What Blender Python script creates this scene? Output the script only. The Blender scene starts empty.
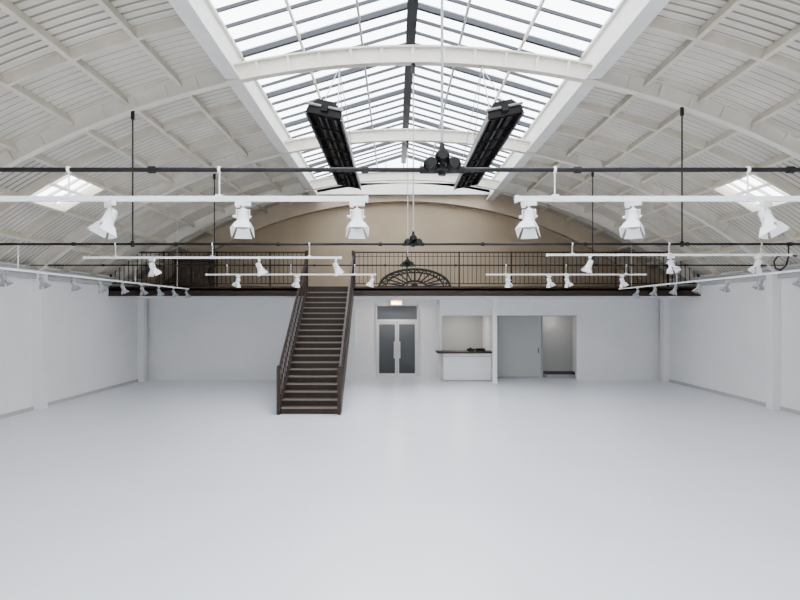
import bpy, math, random
from mathutils import Vector, Matrix
random.seed(4)
S=bpy.context.scene
CX=0.33; R=16.0; Z0=-8.4; HW=10.2; SH=3.38
XL=CX-HW; XR=CX+HW; YB=22.0; YF=-8.0
pi=math.pi

# ---------------------------------------------------------------- materials
def mat(name,col,rough=0.6,metal=0.0,noise=0.0,nscale=3.0,bump=0.0,bscale=30.0,spec=0.5,emit=None):
    m=bpy.data.materials.new(name); m.use_nodes=True
    nt=m.node_tree; n=nt.nodes; l=nt.links
    b=n['Principled BSDF']
    b.inputs['Base Color'].default_value=(*col,1); b.inputs['Roughness'].default_value=rough
    b.inputs['Metallic'].default_value=metal; b.inputs['Specular IOR Level'].default_value=spec
    tc=n.new('ShaderNodeTexCoord')
    if noise>0:
        t=n.new('ShaderNodeTexNoise'); t.inputs['Scale'].default_value=nscale; t.inputs['Detail'].default_value=5
        l.new(tc.outputs['Object'],t.inputs['Vector'])
        r=n.new('ShaderNodeValToRGB')
        r.color_ramp.elements[0].position=0.3; r.color_ramp.elements[1].position=0.7
        r.color_ramp.elements[0].color=(*[c*(1-noise) for c in col],1)
        r.color_ramp.elements[1].color=(*[min(1,c*(1+noise*0.5)) for c in col],1)
        l.new(t.outputs['Fac'],r.inputs['Fac']); l.new(r.outputs['Color'],b.inputs['Base Color'])
    if bump>0:
        t=n.new('ShaderNodeTexNoise'); t.inputs['Scale'].default_value=bscale
        l.new(tc.outputs['Object'],t.inputs['Vector'])
        bp=n.new('ShaderNodeBump'); bp.inputs['Strength'].default_value=bump
        l.new(t.outputs['Fac'],bp.inputs['Height']); l.new(bp.outputs['Normal'],b.inputs['Normal'])
    if emit:
        b.inputs['Emission Color'].default_value=(*emit[0],1); b.inputs['Emission Strength'].default_value=emit[1]
    return m

M_wall=mat('white_plaster',(0.86,0.857,0.855),0.7,noise=0.03,nscale=0.8,bump=0.04,bscale=60)
M_beige=mat('beige_plaster',(0.41,0.335,0.245),0.8,noise=0.08,nscale=1.0)
M_rib=mat('cream_painted_iron',(0.66,0.61,0.525),0.55,noise=0.08,nscale=4)
M_ribw=mat('white_painted_iron',(0.72,0.68,0.61),0.5,noise=0.05,nscale=4)
M_curb=mat('white_painted_curb',(0.78,0.76,0.72),0.5,noise=0.05,nscale=4)
M_rim=mat('beige_painted_rim',(0.52,0.44,0.335),0.6,noise=0.06)
M_dark=mat('black_iron',(0.018,0.017,0.017),0.45,0.3)
M_darkbar=mat('dark_glazing_bar',(0.05,0.053,0.06),0.5,0.2)
M_brown=mat('dark_brown_wood',(0.045,0.030,0.022),0.5,noise=0.2,nscale=8)
M_tread=mat('worn_tread',(0.125,0.095,0.075),0.5,noise=0.3,nscale=6)
M_nose=mat('nosing',(0.24,0.20,0.17),0.4)
M_white=mat('white_enamel',(0.88,0.88,0.88),0.35)
M_lens=mat('lamp_lens',(0.35,0.35,0.35),0.1)
M_heat=mat('heater_dark_steel',(0.025,0.022,0.022),0.4,0.5)
M_heat2=mat('heater_edge_steel',(0.22,0.22,0.23),0.35,0.8)
M_grey=mat('grey_paint',(0.42,0.43,0.44),0.6)
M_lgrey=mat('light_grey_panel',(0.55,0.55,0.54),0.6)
M_doorglass=mat('dark_door_glass',(0.045,0.047,0.05),0.12,spec=0.4)
M_doorframe=mat('door_frame_paint',(0.68,0.68,0.68),0.4)
M_exit=mat('warm_lamp',(0.9,0.7,0.3),0.5,emit=((1,0.62,0.2),1.6))

# floor
M_floor=mat('painted_floor',(0.825,0.84,0.885),0.27,noise=0.015,nscale=0.25,spec=0.55)
nt=M_floor.node_tree; n=nt.nodes; l=nt.links; b=n['Principled BSDF']
tc=n.new('ShaderNodeTexCoord'); bt=n.new('ShaderNodeTexBrick')
bt.inputs['Scale'].default_value=1.0; bt.inputs['Brick Width'].default_value=2.4; bt.inputs['Row Height'].default_value=0.6
bt.inputs['Mortar Size'].default_value=0.006; bt.inputs['Mortar Smooth'].default_value=0.6
bt.inputs['Color1'].default_value=(1,1,1,1); bt.inputs['Color2'].default_value=(0.985,0.985,0.988,1); bt.inputs['Mortar'].default_value=(0.93,0.93,0.93,1)
l.new(tc.outputs['Object'],bt.inputs['Vector'])
mx=n.new('ShaderNodeMix'); mx.data_type='RGBA'; mx.blend_type='MULTIPLY'; mx.inputs[0].default_value=1
src=b.inputs['Base Color'].links[0].from_socket
l.new(src,mx.inputs[6]); l.new(bt.outputs['Color'],mx.inputs[7]); l.new(mx.outputs[2],b.inputs['Base Color'])

# vault boards
M_skin=mat('roof_boards',(0.64,0.605,0.535),0.75,noise=0.10,nscale=1.2)
nt=M_skin.node_tree; n=nt.nodes; l=nt.links; b=n['Principled BSDF']
tc=n.new('ShaderNodeTexCoord'); sp=n.new('ShaderNodeSeparateXYZ'); l.new(tc.outputs['Object'],sp.inputs[0])
mu=n.new('ShaderNodeMath'); mu.operation='MULTIPLY'; mu.inputs[1].default_value=1/0.17; l.new(sp.outputs['Y'],mu.inputs[0])
fr=n.new('ShaderNodeMath'); fr.operation='FRACT'; l.new(mu.outputs[0],fr.inputs[0])
lt=n.new('ShaderNodeMath'); lt.operation='LESS_THAN'; lt.inputs[1].default_value=0.22; l.new(fr.outputs[0],lt.inputs[0])
mx=n.new('ShaderNodeMix'); mx.data_type='RGBA'; mx.blend_type='MULTIPLY'; mx.inputs[7].default_value=(0.50,0.48,0.45,1)
l.new(lt.outputs[0],mx.inputs[0]); l.new(b.inputs['Base Color'].links[0].from_socket,mx.inputs[6]); l.new(mx.outputs[2],b.inputs['Base Color'])

# glass of skylight: thin, slightly frosted and dirty
def glassmat(name,tr,mixf):
    m=bpy.data.materials.new(name); m.use_nodes=True
    nt=m.node_tree; n=nt.nodes; l=nt.links; n.clear()
    o=n.new('ShaderNodeOutputMaterial'); t=n.new('ShaderNodeBsdfTransparent'); t.inputs[0].default_value=(*tr,1)
    d=n.new('ShaderNodeBsdfTranslucent'); d.inputs[0].default_value=(0.75,0.77,0.8,1)
    mx=n.new('ShaderNodeMixShader')
    tc=n.new('ShaderNodeTexCoord'); no=n.new('ShaderNodeTexNoise'); no.inputs['Scale'].default_value=0.9; no.inputs['Detail'].default_value=4
    mp=n.new('ShaderNodeMapping'); mp.inputs['Scale'].default_value=(0.3,2.2,1)
    l.new(tc.outputs['Object'],mp.inputs[0]); l.new(mp.outputs[0],no.inputs['Vector'])
    r=n.new('ShaderNodeMapRange'); r.inputs[1].default_value=0.35; r.inputs[2].default_value=0.7; r.inputs[3].default_value=mixf*0.5; r.inputs[4].default_value=mixf*1.6
    l.new(no.outputs['Fac'],r.inputs[0]); l.new(r.outputs[0],mx.inputs[0])
    l.new(t.outputs[0],mx.inputs[1]); l.new(d.outputs[0],mx.inputs[2]); l.new(mx.outputs[0],o.inputs[0])
    return m
M_glass=glassmat('frosted_skylight_glass',(0.9,0.92,0.94),0.4)

# ---------------------------------------------------------------- builder
class B:
    def __init__(s,name): s.name=name; s.v=[]; s.f=[]; s.mi=[]; s.mats=[]
    def _m(s,m):
        if m not in s.mats: s.mats.append(m)
        return s.mats.index(m)
    def add(s,vs,fs,m):
        k=len(s.v); i=s._m(m)
        s.v+= [tuple(v) for v in vs]
        for f in fs: s.f.append([k+j for j in f]); s.mi.append(i)
    def box(s,x0,x1,y0,y1,z0,z1,m,M=None):
        vs=[Vector((x,y,z)) for x in (x0,x1) for y in (y0,y1) for z in (z0,z1)]
        if M: vs=[M@v for v in vs]
        s.add(vs,[(0,1,3,2),(4,6,7,5),(0,4,5,1),(2,3,7,6),(0,2,6,4),(1,5,7,3)],m)
    def cone(s,p0,p1,r0,r1,m,seg=12,caps=True):
        p0=Vector(p0);p1=Vector(p1); d=(p1-p0).normalized()
        a=Vector((0,0,1)) if abs(d.z)<0.9 else Vector((1,0,0))
        u=d.cross(a).normalized(); w=d.cross(u)
        vs=[]
        for p,r in((p0,r0),(p1,r1)):
            for i in range(seg):
                t=2*pi*i/seg; vs.append(p+u*math.cos(t)*r+w*math.sin(t)*r)
        fs=[(i,(i+1)%seg,seg+(i+1)%seg,seg+i) for i in range(seg)]
        if caps: fs+= [tuple(range(seg))[::-1],tuple(range(seg,2*seg))]
        s.add(vs,fs,m)
    def rod(s,p0,p1,r,m,seg=8): s.cone(p0,p1,r,r,m,seg)
    def beam(s,p0,p1,w,h,m,up=(0,0,1)):
        p0=Vector(p0);p1=Vector(p1); d=(p1-p0).normalized(); up=Vector(up)
        u=d.cross(up).normalized(); w2=u.cross(d)
        vs=[p+u*a*w/2+w2*c*h/2 for p in(p0,p1) for a,c in((-1,-1),(1,-1),(1,1),(-1,1))]
        s.add(vs,[(0,1,2,3),(7,6,5,4),(0,4,5,1),(1,5,6,2),(2,6,7,3),(3,7,4,0)],m)
    def ball(s,c,r,m,seg=12,rings=8,sc=(1,1,1)):
        vs=[];fs=[]
        for j in range(rings+1):
            ph=pi*j/rings
            for i in range(seg):
                t=2*pi*i/seg
                vs.append((c[0]+r*sc[0]*math.sin(ph)*math.cos(t),c[1]+r*sc[1]*math.sin(ph)*math.sin(t),c[2]+r*sc[2]*math.cos(ph)))
        for j in range(rings):
            for i in range(seg): fs.append((j*seg+i,j*seg+(i+1)%seg,(j+1)*seg+(i+1)%seg,(j+1)*seg+i))
        s.add(vs,fs,m)
    def arc(s,o0,o1,y0,y1,r0,r1,m,seg=40):
        # curved box following vault, o = horizontal offset from the ridge line
        a0=math.asin(o0/R); a1=math.asin(o1/R)
        vs=[]
        for i in range(seg+1):
            a=a0+(a1-a0)*i/seg
            for r,y in((r0,y0),(r1,y0),(r1,y1),(r0,y1)):
                vs.append((CX+r*math.sin(a),y,Z0+r*math.cos(a)))
        fs=[(0,1,2,3),tuple(seg*4+k for k in(3,2,1,0))]
        for i in range(seg):
            for k in range(4):
                fs.append((i*4+k,i*4+4+k,i*4+4+(k+1)%4,i*4+(k+1)%4))
        s.add(vs,fs,m)
    def finish(s,smooth=False,origin=None,coll=True):
        me=bpy.data.meshes.new(s.name)
        o=Vector(origin) if origin else Vector((0,0,0))
        me.from_pydata([Vector(v)-o for v in s.v],[],s.f)
        for m in s.mats: me.materials.append(m)
        me.polygons.foreach_set('material_index',s.mi)
        if smooth:
            me.polygons.foreach_set('use_smooth',[True]*len(me.polygons))
        me.update()
        import bmesh
        bm=bmesh.new(); bm.from_mesh(me); bmesh.ops.recalc_face_normals(bm,faces=bm.faces); bm.to_mesh(me); bm.free()
        if smooth:
            try: me.set_sharp_from_angle(angle=math.radians(35))
            except Exception: pass
        ob=bpy.data.objects.new(s.name,me); ob.location=o
        S.collection.objects.link(ob)
        return ob
def P(o,dr=0.0):
    """x,z on the vault at horizontal offset o, dr below the skin"""
    a=math.asin(o/R); r=R-dr
    return CX+r*math.sin(a), Z0+r*math.cos(a)

# ---------------------------------------------------------------- shell
b=B('floor'); b.box(XL-0.3,XR+0.3,YF-0.3,26,-0.2,0,M_floor); b.finish()
b=B('wall_left'); b.box(XL-0.3,XL,YF,YB+0.2,0,3.95,M_wall); b.finish()
b=B('wall_right'); b.box(XR,XR+0.3,YF,YB+0.2,0,3.95,M_wall); b.finish()
def gable(name,y0,y1,zb,m):
    b=B(name); vs=[];N=48
    for y in(y0,y1):
        vs+= [(CX-HW-0.3,y,zb)]
        for i in range(N+1):
            o=-HW-0.0+2*HW*i/N; x,z=P(o,-0.1); vs.append((x,y,z))
        vs+= [(CX+HW+0.3,y,zb)]
    k=N+3
    fs=[tuple(range(k)),tuple(range(k,2*k))[::-1]]+[(i,(i+1)%k,k+(i+1)%k,k+i) for i in range(k)]
    b.add(vs,fs,m); return b
# front wall behind the photographer, with unseen glazing added to brighten the hall
FX0,FX1,FZ0,FZ1=CX-7,CX+7,0.3,3.3
g=gable('wall_front',YF-0.3,YF,FZ1,M_wall)
g.box(XL-0.3,FX0,YF-0.3,YF,0,FZ1,M_wall); g.box(FX1,XR+0.3,YF-0.3,YF,0,FZ1,M_wall); g.box(FX0,FX1,YF-0.3,YF,0,FZ0,M_wall)
g.finish()
b=B('window_3')
b.add([(FX0,YF-0.15,FZ0),(FX1,YF-0.15,FZ0),(FX1,YF-0.15,FZ1),(FX0,YF-0.15,FZ1)],[(0,1,2,3)],M_glass)
for k in range(11):
    x=FX0+(FX1-FX0)*k/10; b.box(x-0.04,x+0.04,YF-0.2,YF-0.1,FZ0,FZ1,M_darkbar)
for z in(FZ0,2.5,FZ1): b.box(FX0,FX1,YF-0.2,YF-0.1,z-0.04,z+0.04,M_darkbar)
b.finish()
g=gable('wall_gable',YB,YB+0.2,3.5,M_beige)
g.finish()
b=B('wall_back')
def wb(x0,x1,z0,z1,y0=YB,y1=YB+0.2,m=M_wall): b.box(x0,x1,y0,y1,z0,z1,m)
wb(XL,-1.57,0,3.5); wb(-1.57,1.76,3.16,3.5); wb(1.76,7.14,2.53,3.5); wb(3.84,4.0,0,2.53); wb(7.14,XR,0,3.5)
# recess with the entrance
wb(-1.67,-1.57,0,3.3,YB+0.2,23.5); wb(1.76,1.86,0,3.3,YB+0.2,25.2)
wb(-1.57,-0.80,0,3.2,23.3,23.5); wb(0.97,1.76,0,3.2,23.3,23.5); wb(-0.80,0.97,2.98,3.2,23.3,23.5); wb(-0.8,0.97,0,2.98,23.45,23.5,M_dark)
# counter room
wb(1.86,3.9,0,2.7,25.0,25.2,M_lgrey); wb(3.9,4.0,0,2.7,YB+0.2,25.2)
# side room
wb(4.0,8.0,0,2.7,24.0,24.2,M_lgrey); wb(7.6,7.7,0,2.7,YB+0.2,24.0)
b.finish()
b=B('ceiling_back_rooms'); b.box(1.86,8,YB+0.2,25.2,2.7,2.8,M_wall); b.box(-1.67,1.86,YB+0.2,23.5,3.2,3.3,M_wall); b.finish()

# vault skin (corrugated / boarded), openings left for rooflights
PUR=[SH,4.35,5.35,6.36,7.40,8.42,9.4,HW]
WY0,WY1=12.0,13.55
b=B('ceiling')
def skin(o0,o1,y0,y1):
    n=max(1,int(round((y1-y0)/0.0283))); 
    vs=[];fs=[];A=3
    a0=math.asin(o0/R);a1=math.asin(o1/R)
    for j in range(n+1):
        y=y0+(y1-y0)*j/n
        ph=(y/0.17)%1.0
        d=0.02 if ph<0.22 else 0.0
        for i in range(A+1):
            a=a0+(a1-a0)*i/A; r=R+d
            vs.append((CX+r*math.sin(a),y,Z0+r*math.cos(a)))
    for j in range(n):
        for i in range(A):
            k=j*(A+1)+i; fs.append((k,k+1,k+A+2,k+A+1))
    b.add(vs,fs,M_skin)
for sgn in(-1,1):
    for i in range(len(PUR)-1):
        o0,o1=sgn*PUR[i],sgn*PUR[i+1]
        if i==4: skin(o0,o1,YF,WY0); skin(o0,o1,WY1,YB)
        else: skin(o0,o1,YF,YB)
# opaque outer layer
b.arc(-HW-0.1,-SH,YF,WY0,R+0.03,R+0.1,M_skin); b.arc(SH,HW+0.1,YF,WY0,R+0.03,R+0.1,M_skin)
b.arc(-HW-0.1,-SH,WY1,YB,R+0.03,R+0.1,M_skin); b.arc(SH,HW+0.1,WY1,YB,R+0.03,R+0.1,M_skin)
for sg in(-1,1):
    b.arc(*sorted((sg*SH,sg*PUR[4])),WY0,WY1,R+0.03,R+0.1,M_skin); b.arc(*sorted((sg*PUR[5],sg*(HW+0.1))),WY0,WY1,R+0.03,R+0.1,M_skin)
b.arc(-SH,SH,21.5,YB,R,R+0.1,M_skin)
b.finish()

# ribs
MAIN=[-4.6,0.2,5.0,10.4,15.1,19.6]
for y in MAIN:
    b=B('roof_rib')
    b.arc(-HW,HW,y-0.015,y+0.015,R-0.30,R,M_ribw,60)
    b.arc(-HW,HW,y-0.08,y+0.08,R-0.32,R-0.29,M_ribw,60)
    b.arc(-HW,HW,y-0.08,y+0.08,R-0.03,R-0.0,M_ribw,60)
    for k in range(-17,18):
        o=k*0.58
        x1,z1=P(o,0.02);x2,z2=P(o,0.3)
        b.beam((x1,y,z1),(x2,y,z2),0.05,0.12,M_ribw,up=(0,1,0))
    b.finish()
b=B('roof_rib'); b.arc(-HW,HW,21.75,21.99,R-0.62,R,M_rim,60); b.finish()
b=B('roof_secondary_ribs')
edges=[YF]+MAIN+[21.75]
for a,c in zip(edges[:-1],edges[1:]):
    k=3 if c-a>3 else 2
    for i in range(1,k):
        y=a+(c-a)*i/k
        if abs(y-WY0)<0.35:y=WY0
        if abs(y-WY1)<0.35:y=WY1
        for s0,s1 in((-HW,-SH),(SH,HW)): b.arc(s0,s1,y-0.035,y+0.035,R-0.16,R,M_rib,24)
b.finish()
b=B('roof_purlins')
for sg in(-1,1):
    for o in PUR[1:-1]:
        x,z=P(sg*o,0.08); n_=Vector((x-CX,0,z-Z0)).normalized()
        b.beam((x,YF,z),(x,21.75,z),0.07,0.16,M_rib,up=n_)
b.finish()
# skylight curbs and glazing
ZE=7.62; ZR=8.62
b=B('trim_skylight')
xe,ze=P(SH)
for sg in(-1,1):
    x=CX+sg*SH
    b.box(x-0.07,x+0.07,YF,21.6,6.98,ZE,M_curb)
    b.box(x-0.14-0.06*sg,x+0.14-0.06*sg,YF,21.6,6.96,7.02,M_curb)
    b.box(x-0.12,x+0.12,YF,21.6,ZE-0.05,ZE,M_curb)
b.box(CX-SH,CX+SH,21.5,21.6,ze-0.05,ZE,M_curb)
b.finish()
b=B('skylight_frame')
y=YF+0.1;k=0
while y<21.6:
    for sg in(-1,1):
        big=(k%4==0)
        b.beam((CX+sg*SH,y,ZE),(CX,y,ZR),0.075 if big else 0.035,0.12 if big else 0.06,M_darkbar)
    y+=0.52;k+=1
b.box(CX-0.04,CX+0.04,YF,21.6,ZR-0.20,ZR-0.02,M_darkbar)
b.box(CX-0.10,CX+0.10,YF,21.6,ZR-0.22,ZR-0.19,M_darkbar)
for sg in(-1,1):
    for f in(0.36,0.70):
        x=CX+sg*SH*(1-f); z=ZE+(ZR-ZE)*f
        b.beam((x,YF,z-0.06),(x,21.6,z-0.06),0.04,0.07,M_ribw if f<0.5 else M_grey)
for x in [CX+SH*t/5 for t in range(-4,5)]:
    b.rod((x,21.55,ZE),(x,21.55,ZE+(ZR-ZE)*(1-abs(x-CX)/SH)),0.02,M_darkbar,6)
b.finish()
b=B('window_skylight_glass')
e=0.04
b.add([(CX-SH,YF,ZE+e),(CX,YF,ZR+e),(CX,21.6,ZR+e),(CX-SH,21.6,ZE+e),(CX+SH,YF,ZE+e),(CX+SH,21.6,ZE+e)],[(0,1,2,3),(1,4,5,2)],M_glass)
b.add([(CX-SH,21.6,ZE),(CX+SH,21.6,ZE),(CX,21.6,ZR+e)],[(0,1,2)],M_glass)
b.add([(CX-SH,YF,ZE),(CX+SH,YF,ZE),(CX,YF,ZR+e)],[(0,1,2)],M_glass)
b.finish()
for i,sg in enumerate((-1,1)):
    b=B('window_%d'%(i+1))
    x0,z0=P(sg*PUR[4]);x1,z1=P(sg*PUR[5])
    nn=Vector((x0+x1-2*CX,0,z0+z1-2*Z0)).normalized()*0.1
    b.add([(x0+nn.x,WY0,z0+nn.z),(x1+nn.x,WY0,z1+nn.z),(x1+nn.x,WY1,z1+nn.z),(x0+nn.x,WY1,z0+nn.z)],[(0,1,2,3)],M_glass)
    for f in(0,0.5,1):
        x=x0+(x1-x0)*f;z=z0+(z1-z0)*f
        b.beam((x,WY0,z),(x,WY1,z),0.04,0.07,M_ribw)
    for f in(0,0.25,0.5,0.75,1):
        y=WY0+(WY1-WY0)*f
        b.beam((x0,y,z0),(x1,y,z1),0.03,0.06,M_ribw)
    b.finish()
# wall plates, pilasters
for nm,x,s in(('trim_left',XL,1),('trim_right',XR,-1)):
    b=B(nm)
    b.box(*sorted((x,x+s*0.22)),YF,YB,3.72,3.86,M_lgrey)
    b.box(*sorted((x,x+s*0.10)),YF,YB,3.58,3.72,M_lgrey)
    for y in(5.0,10.4,15.4,21.6): b.box(*sorted((x,x+s*0.24)),y-0.13,y+0.13,0,3.72,M_wall)
    b.finish()
for nm,x,s in(('baseboard_left',XL,1),('baseboard_right',XR,-1)):
    b=B(nm); b.box(*sorted((x,x+s*0.02)),YF,YB,0,0.10,M_lgrey); b.finish()
b=B('trim_1')  # projecting white pier near the right
b.box(XR-0.55,XR,12.6,13.8,0,3.72,M_wall); b.finish()

# ---------------------------------------------------------------- ties
def tie(y,z,r,hang,hz):
    b=B('tie_rod')
    b.rod((XL+0.05,y,z),(XR-0.05,y,z),r,M_dark,10)
    for x in hang:
        xx,zz=P(x-CX,0.32); b.rod((x,y,z),(x,y,zz+0.05),0.014 if x!=hang[1] else 0.012,M_dark if x!=hang[1] else M_grey,8)
        b.rod((x,y,zz-0.18),(x,y,zz+0.02),0.035,M_dark)
        b.rod((x,y,z-0.05),(x,y,z+0.05),0.035,M_dark)
    for x in [XL+2+1.9*k for k in range(9)]: b.rod((x-0.03,y,z),(x+0.03,y,z),r*1.6,M_dark,10)
    b.finish(smooth=True)
    # central knuckle
    b=B('tie_rod_coupling'); x=hang[1]
    for dx in(-0.10,0.10):
        b.ball((x+dx,y-0.03,z+0.04),0.068,M_dark,16,10); b.rod((x+dx,y-0.05,z+0.04),(x+dx,y-0.12,z+0.04),0.045,M_dark,14)
    b.ball((x,y-0.03,z+0.11),0.066,M_dark,16,10); b.rod((x,y-0.05,z+0.11),(x,y-0.12,z+0.11),0.045,M_dark,14)
    b.cone((x,y,z+0.15),(x,y,z+0.24),0.04,0.015,M_dark)
    b.rod((x-0.2,y,z),(x+0.2,y,z),0.035,M_dark,12)
    b.finish(smooth=True,origin=(x,y,z))
tie(5.0,3.94,0.020,(-9.2,0.42,9.8),0)
tie(10.4,3.93,0.022,(-4.87,0.34,5.33),0)
tie(15.1,3.93,0.020,(-4.87,0.34,5.33),0)

# ---------------------------------------------------------------- tracks
M_spotshade=mat('shaded_white_enamel',(0.40,0.40,0.41),0.4)  # white side-track spots, their shade against the bright walls put into the colour
def spot_mesh(M_white=M_white):
    b=B('track_spotlight')
    b.box(-0.075,0.075,-0.022,0.022,-0.045,0,M_white)       # adapter
    b.box(0.03,0.07,-0.02,0.02,-0.06,-0.03,M_white)
    b.rod((0,0,-0.04),(0,0,-0.085),0.012,M_white)
    b.box(-0.062,0.062,-0.012,0.012,-0.092,-0.082,M_white)    # yoke
    b.box(-0.066,-0.058,-0.014,0.014,-0.17,-0.082,M_white); b.box(0.058,0.066,-0.014,0.014,-0.17,-0.082,M_white)
    T=Matrix.Translation((0,0,-0.15))@Matrix.Rotation(math.radians(24),4,'X')
    def tp(p): return T@Vector(p)
    b.cone(tp((0,0,0.075)),tp((0,0,0.06)),0.035,0.05,M_white,16)
    b.cone(tp((0,0,0.06)),tp((0,0,-0.05)),0.05,0.057,M_white,16)
    b.cone(tp((0,0,-0.05)),tp((0,0,-0.10)),0.057,0.075,M_white,16)
    b.cone(tp((0,0,-0.101)),tp((0,0,-0.104)),0.066,0.066,M_lens,16)
    for zz in(0.04,0.02,0.0): b.cone(tp((0,0,zz)),tp((0,0,zz-0.006)),0.056,0.056,M_white,16)
    b.rod(tp((0.055,0,0)),tp((0.095,0,0)),0.014,M_white); b.rod(tp((-0.055,0,0)),tp((-0.08,0,0)),0.01,M_white)
    for k in range(4):
        Q=T@Matrix.Rotation(k*pi/2,4,'Z')
        w0,w1=0.055,0.085 
        vs=[Q@Vector(p) for p in((-w0,0.068,-0.095),(w0,0.068,-0.095),(w1,0.105,-0.185),(-w1,0.105,-0.185),
                                 (-w0,0.072,-0.094),(w0,0.072,-0.094),(w1,0.109,-0.184),(-w1,0.109,-0.184))]
        b.add(vs,[(0,1,2,3),(7,6,5,4),(0,4,5,1),(1,5,6,2),(2,6,7,3),(3,7,4,0)],M_white)
    me=b.finish(smooth=True)
    return me
SP={'w':spot_mesh(),'g':spot_mesh(M_spotshade)}; used=set()
def spot(x,y,z,rz,k='w',sc=0.92):
    if k not in used: o=SP[k]; used.add(k)
    else:
        o=bpy.data.objects.new('track_spotlight',SP[k].data); S.collection.objects.link(o)
    o.location=(x,y,z); o.rotation_euler=(0,0,rz); o.scale=(sc,)*3
    return o
def track(p0,p1,hz,hn,w=0.04):
    b=B('lighting_track'); p0=Vector(p0);p1=Vector(p1)
    b.beam(p0,p1,w,w,M_white)
    d=(p1-p0).normalized(); b.beam(p0-d*0.03,p0,w*1.3,w*1.3,M_white); b.beam(p1,p1+d*0.03,w*1.3,w*1.3,M_white)
    for f in hn:
        q=p0+(p1-p0)*f
        b.rod(q,(q.x,q.y,hz),0.007,M_white); b.box(q.x-0.03,q.x+0.03,q.y-0.03,q.y+0.03,q.z,q.z+0.035,M_white)
        b.rod((q.x-0.012,q.y,hz),(q.x+0.012,q.y,hz),0.03,M_white,10)
    b.finish()
zt=3.68
def px(p,y): return (p-395)*y/560
track((-4.6,5,zt),(px(365,5),5,zt),3.94,(0.39,0.70),0.045); 
track((px(518,5),5,zt),(5.2,5,zt),3.94,(0.08,0.5,0.9),0.045)
for p,r in((110,2.6),(243,3.5),(357,3.3),(529,2.9),(633,2.8),(766,3.7)): spot(px(p,5),5,zt-0.02,r+random.uniform(-.2,.2))
track((px(85,10.4),10.4,zt),(px(340,10.4),10.4,zt),3.93,(0.12,0.5,0.88)); track((px(548,10.4),10.4,zt+0.05),(px(790,10.4),10.4,zt+0.05),3.93,(0.1,0.5,0.88))
for p in(152,259,336): spot(px(p,10.4),10.4,zt-0.02,random.uniform(0,6.28))
for p in(590,671,758): spot(px(p,10.4),10.4,zt+0.03,random.uniform(0,6.28))
track((px(207,15.1),15.1,zt),(px(375,15.1),15.1,zt),3.93,(0.12,0.5,0.88)); track((px(487,15.1),15.1,zt),(px(645,15.1),15.1,zt),3.93,(0.12,0.5,0.88))
for p in(238,297,372,508,549,567,622): spot(px(p,15.1),15.1,zt-0.02,random.uniform(0,6.28))
def track_side(x,ys,rz):
    z=3.45
    b=B('lighting_track'); b.beam((x,6.5,z),(x,19.0,z),0.04,0.04,M_white)
    for y in(10.4,15.1): b.rod((x,y,z),(x,y,3.93),0.009,M_white)
    for y in(7.8,18.0):
        xx,zz=P(x-CX,0.0); b.rod((x,y,z),(x,y,zz),0.006,M_white)
    b.finish()
    for y in ys: spot(x,y,z-0.02,rz+random.uniform(-.3,.3),'g',0.85)
track_side(-7.0,[8.9+1.1*k for k in range(10)],pi/2*3)
track_side(7.6,[8.1+1.18*k for k in range(9)],pi/2)

# ---------------------------------------------------------------- radiant heaters
def heater(x,tilt):
    b=B('radiant_heater'); L=2.35; yc=10.6; zc=5.66
    T=Matrix.Rotation(tilt,4,'Y')
    def q(x,y,z): 
        v=T@Vector((x,y,z)); return v
    prof=[(-0.27,-0.10),(-0.25,0.0),(-0.13,0.12),(0.13,0.12),(0.25,0.0),(0.27,-0.10),(0.24,-0.10),(0.22,-0.01),(0.11,0.09),(-0.11,0.09),(-0.22,-0.01),(-0.24,-0.10)]
    n=len(prof); vs=[q(a,y,c) for y in(-L,L) for a,c in prof]
    b.add(vs,[(i,(i+1)%n,n+(i+1)%n,n+i) for i in range(n)],M_heat)
    # end plates
    for y in(-L,L):
        pl=prof[:6]; y2=y+(0.02 if y>0 else -0.02)
        vs=[q(a,yy,c) for yy in(y,y2) for a,c in pl]
        b.add(vs,[tuple(range(6)),tuple(range(6,12))[::-1]]+[(i,(i+1)%6,6+(i+1)%6,6+i) for i in range(6)],M_heat)
    for sx in(-0.265,0.265): b.beam(q(sx,-L,-0.11),q(sx,L,-0.11),0.03,0.025,M_heat2)
    for sx in(-0.12,0.12): b.rod(q(sx,-L,-0.03),q(sx,L,-0.03),0.045,M_heat,12)
    b.beam(q(0,-L,-0.06),q(0,L,-0.06),0.02,0.03,M_heat2)
    for k in range(9):
        y=-L+0.05+k*(2*L-0.1)/8; b.beam(q(-0.26,y,-0.10),q(0.26,y,-0.10),0.012,0.02,M_heat)
    b.rod(q(-0.27,-L-0.04,0.02),q(0.27,-L-0.04,0.02),0.022,M_heat2,10); b.box(-0.05,0.05,-L-0.08,-L,-0.05,0.05,M_heat,T)
    xr,zr=P(x-CX,0.32)
    for yy in(-2.0,2.0):
        for sx in(-0.13,0.13):
            b.rod(q(sx,yy,0.12),(0,-0.2 ,zr-zc),0.008,M_grey,6)
    o=b.finish(); o.location=(x,yc,zc)
heater(CX-1.36,math.radians(12)); heater(CX+1.28,math.radians(-12))

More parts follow.
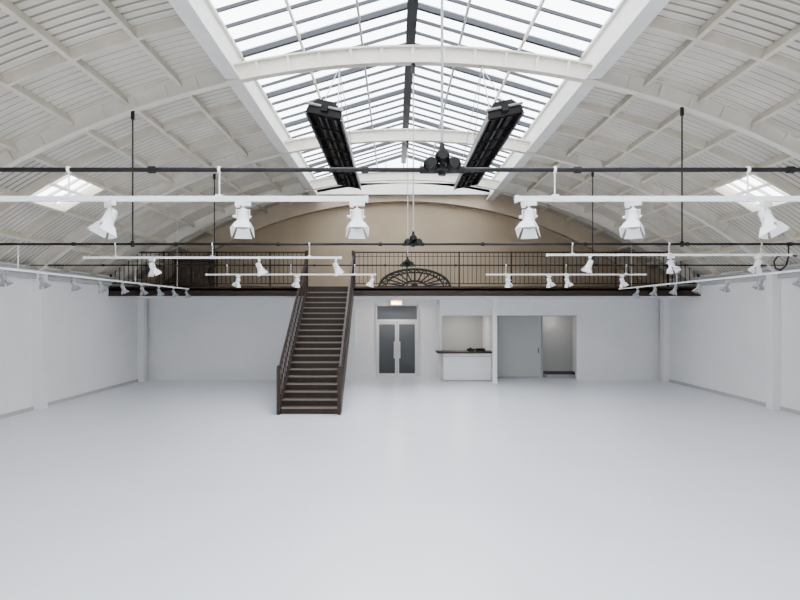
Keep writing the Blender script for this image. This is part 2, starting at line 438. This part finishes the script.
# ---------------------------------------------------------------- mezzanine
YM=19.3; ZD=3.53
b=B('mezzanine_floor'); b.box(XL,XR,YM,YB,ZD-0.12,ZD,M_brown); b.box(XL,XR,YM,YM+0.12,ZD-0.31,ZD+0.02,M_brown)
b.box(XL,XR,YM-0.03,YM,ZD-0.05,ZD+0.02,M_brown); b.box(XL,XR,YM-0.03,YM,ZD-0.31,ZD-0.27,M_brown)
x=XL+0.6
while x<XR:
    b.box(x-0.05,x+0.05,YM+0.12,YB,ZD-0.28,ZD-0.12,M_wall); x+=1.1
b.box(XL,XR,YM+0.12,YB,ZD-0.33,ZD-0.28,M_wall)
b.finish()
def railing(x0,x1):
    b=B('mezzanine_railing'); h=1.2;y=YM+0.05
    b.beam((x0,y,ZD+h),(x1,y,ZD+h),0.05,0.045,M_brown); b.beam((x0,y,ZD+0.12),(x1,y,ZD+0.12),0.03,0.03,M_brown); b.beam((x0,y,ZD+h-0.14),(x1,y,ZD+h-0.14),0.02,0.02,M_brown)
    n=int((x1-x0)/0.15)
    for i in range(n+1):
        x=x0+(x1-x0)*i/n
        if i%12==0: b.box(x-0.025,x+0.025,y-0.025,y+0.025,ZD,ZD+h+0.03,M_brown)
        else: b.box(x-0.009,x+0.009,y-0.009,y+0.009,ZD+0.1,ZD+h,M_brown)
    b.box(x1-0.025,x1+0.025,y-0.025,y+0.025,ZD,ZD+h+0.03,M_brown)
    b.finish()
SX0,SX1=-3.03,-1.45
railing(XL+0.05,SX0-0.06); railing(SX1+0.06,XR-0.05)
# low arched iron fan on the mezzanine
b=B('iron_fan_arch'); c=(0.72,20.6,ZD+0.05); EW,EH=1.30,0.66
def ep(a,s_): return (c[0]+EW*s_*math.cos(a),c[1],c[2]+EH*s_*math.sin(a))
for s_,w in((1.0,0.08),(0.82,0.05),(0.34,0.07)):
    for i in range(28):
        b.beam(ep(pi*i/28,s_),ep(pi*(i+1)/28,s_),w,w,M_dark,up=(0,1,0))
for i in range(13):
    a=pi*i/12; b.rod(ep(a,0.32),ep(a,1.0),0.025,M_dark)
for i in range(12): b.rod(ep(pi*i/12,0.82),ep(pi*(i+1)/12,1.0),0.018,M_dark)
b.ball((c[0],c[1],c[2]+0.05),0.13,M_dark)
b.box(c[0]-EW-0.05,c[0]+EW+0.05,c[1]-0.06,c[1]+0.06,ZD,ZD+0.1,M_dark)
b.finish()
b=B('storage_cabinet')
b.box(-8.2,-6.9,20.8,21.4,ZD+0.06,ZD+1.05,M_brown); b.box(-8.25,-6.85,20.75,21.45,ZD+1.05,ZD+1.1,M_brown)
for x in(-8.15,-7.0): 
    for y in(20.85,21.3): b.box(x,x+0.06,y,y+0.06,ZD,ZD+0.07,M_brown)
for k in range(2):
    x=-8.15+k*0.62; b.box(x,x+0.58,20.77,20.8,ZD+0.12,ZD+1.0,M_tread); b.ball((x+(0.52 if k==0 else 0.06),20.76,ZD+0.6),0.02,M_nose)
b.finish()

# ---------------------------------------------------------------- staircase
b=B('staircase'); N=20; Y0=14.66; rise=ZD/N; go=(YM-Y0)/(N-1)
for i in range(N-1):
    z=rise*(i+1); y=Y0+go*i
    b.box(SX0+0.04,SX1-0.04,y-0.03,y+go+0.01,z-0.035,z,M_tread)
    b.box(SX0+0.04,SX1-0.04,y-0.036,y-0.028,z-0.035,z+0.002,M_nose)
    b.box(SX0+0.04,SX1-0.04,y+0.0,y+0.015,z-rise,z-0.03,M_brown)
b.box(SX0+0.04,SX1-0.04,YM-0.02,YM-0.002,ZD-rise,ZD,M_brown)
slope=rise/go
for x in(SX0,SX1):
    # stringer
    y1=YM-0.0
    for xx in((x-0.03,x+0.03),):
        vs=[(X,y,z) for X in xx for y,z in((Y0-0.12,0.0),(Y0+0.25,0.0),(y1,ZD-0.34),(y1,ZD+0.06),(Y0-0.12,0.13))]
        b.add(vs,[(0,1,2,3,4),(9,8,7,6,5)]+[(i,(i+1)%5,5+(i+1)%5,5+i) for i in range(5)],M_brown)
    H=0.98
    f=lambda y:(y-Y0)*slope+rise
    b.beam((x,Y0-0.05,f(Y0-0.05)+H),(x,YM,ZD+H+0.12),0.06,0.06,M_brown)
    b.beam((x,Y0-0.05,f(Y0-0.05)+H*0.5),(x,YM,ZD+H*0.5+0.06),0.025,0.035,M_brown)
    b.box(x-0.045,x+0.045,Y0-0.13,Y0-0.04,0,f(Y0)+H+0.05,M_brown); b.ball((x,Y0-0.085,f(Y0)+H+0.08),0.05,M_brown)
    b.box(x-0.04,x+0.04,YM-0.08,YM-0.005,ZD-0.2,ZD+1.25,M_brown)
    k=0;y=Y0+0.1
    while y<YM-0.1:
        b.box(x-0.01,x+0.01,y-0.01,y+0.01,f(y)-0.05,f(y)+H,M_brown); y+=go*0.75
b.finish()

# ---------------------------------------------------------------- doors / counter
b=B('door_1'); y=23.3
b.box(-0.80,-0.74,y-0.06,y+0.1,0,2.98,M_doorframe); b.box(0.91,0.97,y-0.06,y+0.1,0,2.98,M_doorframe); b.box(-0.8,0.97,y-0.06,y+0.1,2.92,2.98,M_doorframe)
b.box(-0.74,0.91,y-0.05,y+0.05,2.26,2.36,M_doorframe)
b.box(-0.74,0.91,y+0.0,y+0.03,2.36,2.92,M_doorglass)
for x0,x1 in((-0.74,0.08),(0.09,0.91)):
    b.box(x0,x0+0.08,y-0.03,y+0.03,0,2.26,M_doorframe); b.box(x1-0.08,x1,y-0.03,y+0.03,0,2.26,M_doorframe)
    b.box(x0+0.08,x1-0.08,y-0.03,y+0.03,0,0.12,M_doorframe); b.box(x0+0.08,x1-0.08,y-0.03,y+0.03,2.16,2.26,M_doorframe)
    b.box(x0+0.08,x1-0.08,y-0.005,y+0.015,0.12,2.16,M_doorglass)
for x in(-0.03,0.20):
    b.rod((x,y-0.09,0.75),(x,y-0.09,1.45),0.018,M_white); b.rod((x,y-0.09,0.8),(x,y-0.02,0.8),0.01,M_white); b.rod((x,y-0.09,1.4),(x,y-0.02,1.4),0.01,M_white)
b.finish()
b=B('emergency_light'); b.box(-0.15,0.27,22.86,22.92,2.98,3.1,M_exit); b.box(-0.18,0.30,22.92,22.97,2.96,3.2,M_white); b.finish()
b=B('reception_counter')
b.box(1.87,3.70,21.6,22.3,0.04,1.08,M_wall); b.box(1.92,3.66,21.66,22.3,0,0.05,M_grey); b.box(1.62,3.8,21.5,22.36,1.08,1.14,M_brown)
b.box(1.87,3.70,21.59,21.6,0.94,0.96,M_grey)
b.finish()
b=B('desk_telephone')
b.box(2.85,3.05,21.75,21.98,1.14,1.19,M_dark); b.beam((2.82,21.8,1.22),(3.08,21.8,1.22),0.05,0.04,M_dark); b.ball((2.83,21.8,1.21),0.04,M_dark); b.ball((3.07,21.8,1.21),0.04,M_dark)
b.box(2.9,3.0,21.9,21.96,1.19,1.27,M_dark); b.finish()
b=B('desk_tray'); b.box(3.15,3.5,21.75,22.05,1.14,1.16,M_dark); b.box(3.15,3.17,21.75,22.05,1.16,1.24,M_dark); b.box(3.48,3.5,21.75,22.05,1.16,1.24,M_dark); b.box(3.15,3.5,22.03,22.05,1.16,1.24,M_dark); b.finish()
b=B('column'); b.box(3.66,3.82,20.95,21.11,0.0,3.2,M_white); b.box(3.63,3.85,20.92,21.14,0,0.03,M_white); b.box(3.63,3.85,20.92,21.14,3.16,3.2,M_white); b.finish()
# side room: sliding door panel and dark step
b=B('door_2'); b.box(4.02,6.05,22.9,22.96,0.02,2.50,M_lgrey); b.box(5.98,6.05,22.86,22.9,0,2.5,M_grey); b.rod((5.85,22.86,1.0),(5.85,22.86,1.2),0.015,M_dark); b.box(4.02,7.6,22.88,22.98,2.5,2.56,M_grey); b.finish()
b=B('entrance_step'); b.box(6.1,7.4,22.5,23.4,0,0.17,M_grey); b.box(6.08,7.42,22.48,23.4,0.17,0.2,M_dark); b.finish()
# black bent pipe at the right wall
b=B('bent_pipe')
pts=[(7.45,10.6,3.93),(7.45,10.6,3.72),(7.40,10.6,3.55),(7.30,10.6,3.46),(7.2,10.6,3.5),(7.17,10.6,3.62),(7.24,10.6,3.72),(7.4,10.6,3.75),(7.6,10.6,3.73)]
for a,c in zip(pts[:-1],pts[1:]): b.rod(a,c,0.014,M_dark); b.ball(c,0.015,M_dark,8,6)
b.rod((7.45,10.38,3.93),(7.45,10.62,3.93),0.014,M_dark)
b.finish()
# conduits on the side walls
for nm,x in(('conduit_pipe',XL+0.3),('conduit_pipe',XR-0.3)):
    b=B(nm); b.rod((x,YF+0.05,3.80),(x,YM-0.1,3.80),0.025,M_grey)
    for y in range(-6,19,3): b.rod((x,y,3.8),(XL+0.22 if x<0 else XR-0.22,y,3.8),0.015,M_grey)
    b.finish()

# ---------------------------------------------------------------- light
w=bpy.data.worlds.new('overcast_sky'); S.world=w; w.use_nodes=True
bg=w.node_tree.nodes['Background']; bg.inputs[0].default_value=(0.955,0.972,1.0,1); bg.inputs[1].default_value=4.0
def portal(loc,sx,sy,rot=(0,0,0)):
    ld=bpy.data.lights.new('sky_portal','AREA'); ld.shape='RECTANGLE'; ld.size=sx; ld.size_y=sy
    ld.cycles.is_portal=True
    o=bpy.data.objects.new('sky_portal',ld); o.location=loc; o.rotation_euler=rot; S.collection.objects.link(o)
portal((CX,(YF+21.6)/2,ZE-0.02),2*SH,21.6-YF)
portal((CX,YF-0.05,(FZ0+FZ1)/2),FX1-FX0,FZ1-FZ0,(pi/2,0,0))
for sg in(-1,1):
    x0,z0=P(sg*PUR[4]);x1,z1=P(sg*PUR[5])
    ang=math.atan2(abs(z1-z0),abs(x1-x0))*sg
    portal(((x0+x1)/2,(WY0+WY1)/2,(z0+z1)/2-0.05),1.25,WY1-WY0,(0,ang,0))
# lamps added to brighten the back rooms
for nm,x,y,z,e_ in(('added_lamp',2.8,23.8,2.66,10),('added_lamp',6.6,23.4,2.66,4),('added_lamp',0.0,22.6,3.14,12)):
    b=B(nm); b.cone((x,y,z+0.04),(x,y,z),0.14,0.12,M_white,20); b.finish()
    ld=bpy.data.lights.new('fill_light','AREA'); ld.shape='DISK'; ld.size=0.22; ld.energy=e_; ld.color=(1,0.95,0.88)
    o=bpy.data.objects.new('fill_light',ld); o.location=(x,y,z-0.01); S.collection.objects.link(o)

try:
    S.view_settings.view_transform='AgX'; S.view_settings.look='AgX - Medium High Contrast'; S.view_settings.exposure=0.6
except Exception as e: print(e)
cam=bpy.data.cameras.new('camera'); co=bpy.data.objects.new('camera',cam); S.collection.objects.link(co); S.camera=co
co.location=(0,0,2.67); co.rotation_euler=(pi/2,0,0)
cam.sensor_width=36; cam.lens=560/800*36; cam.shift_x=0.00625; cam.shift_y=0.015
cam.clip_end=200
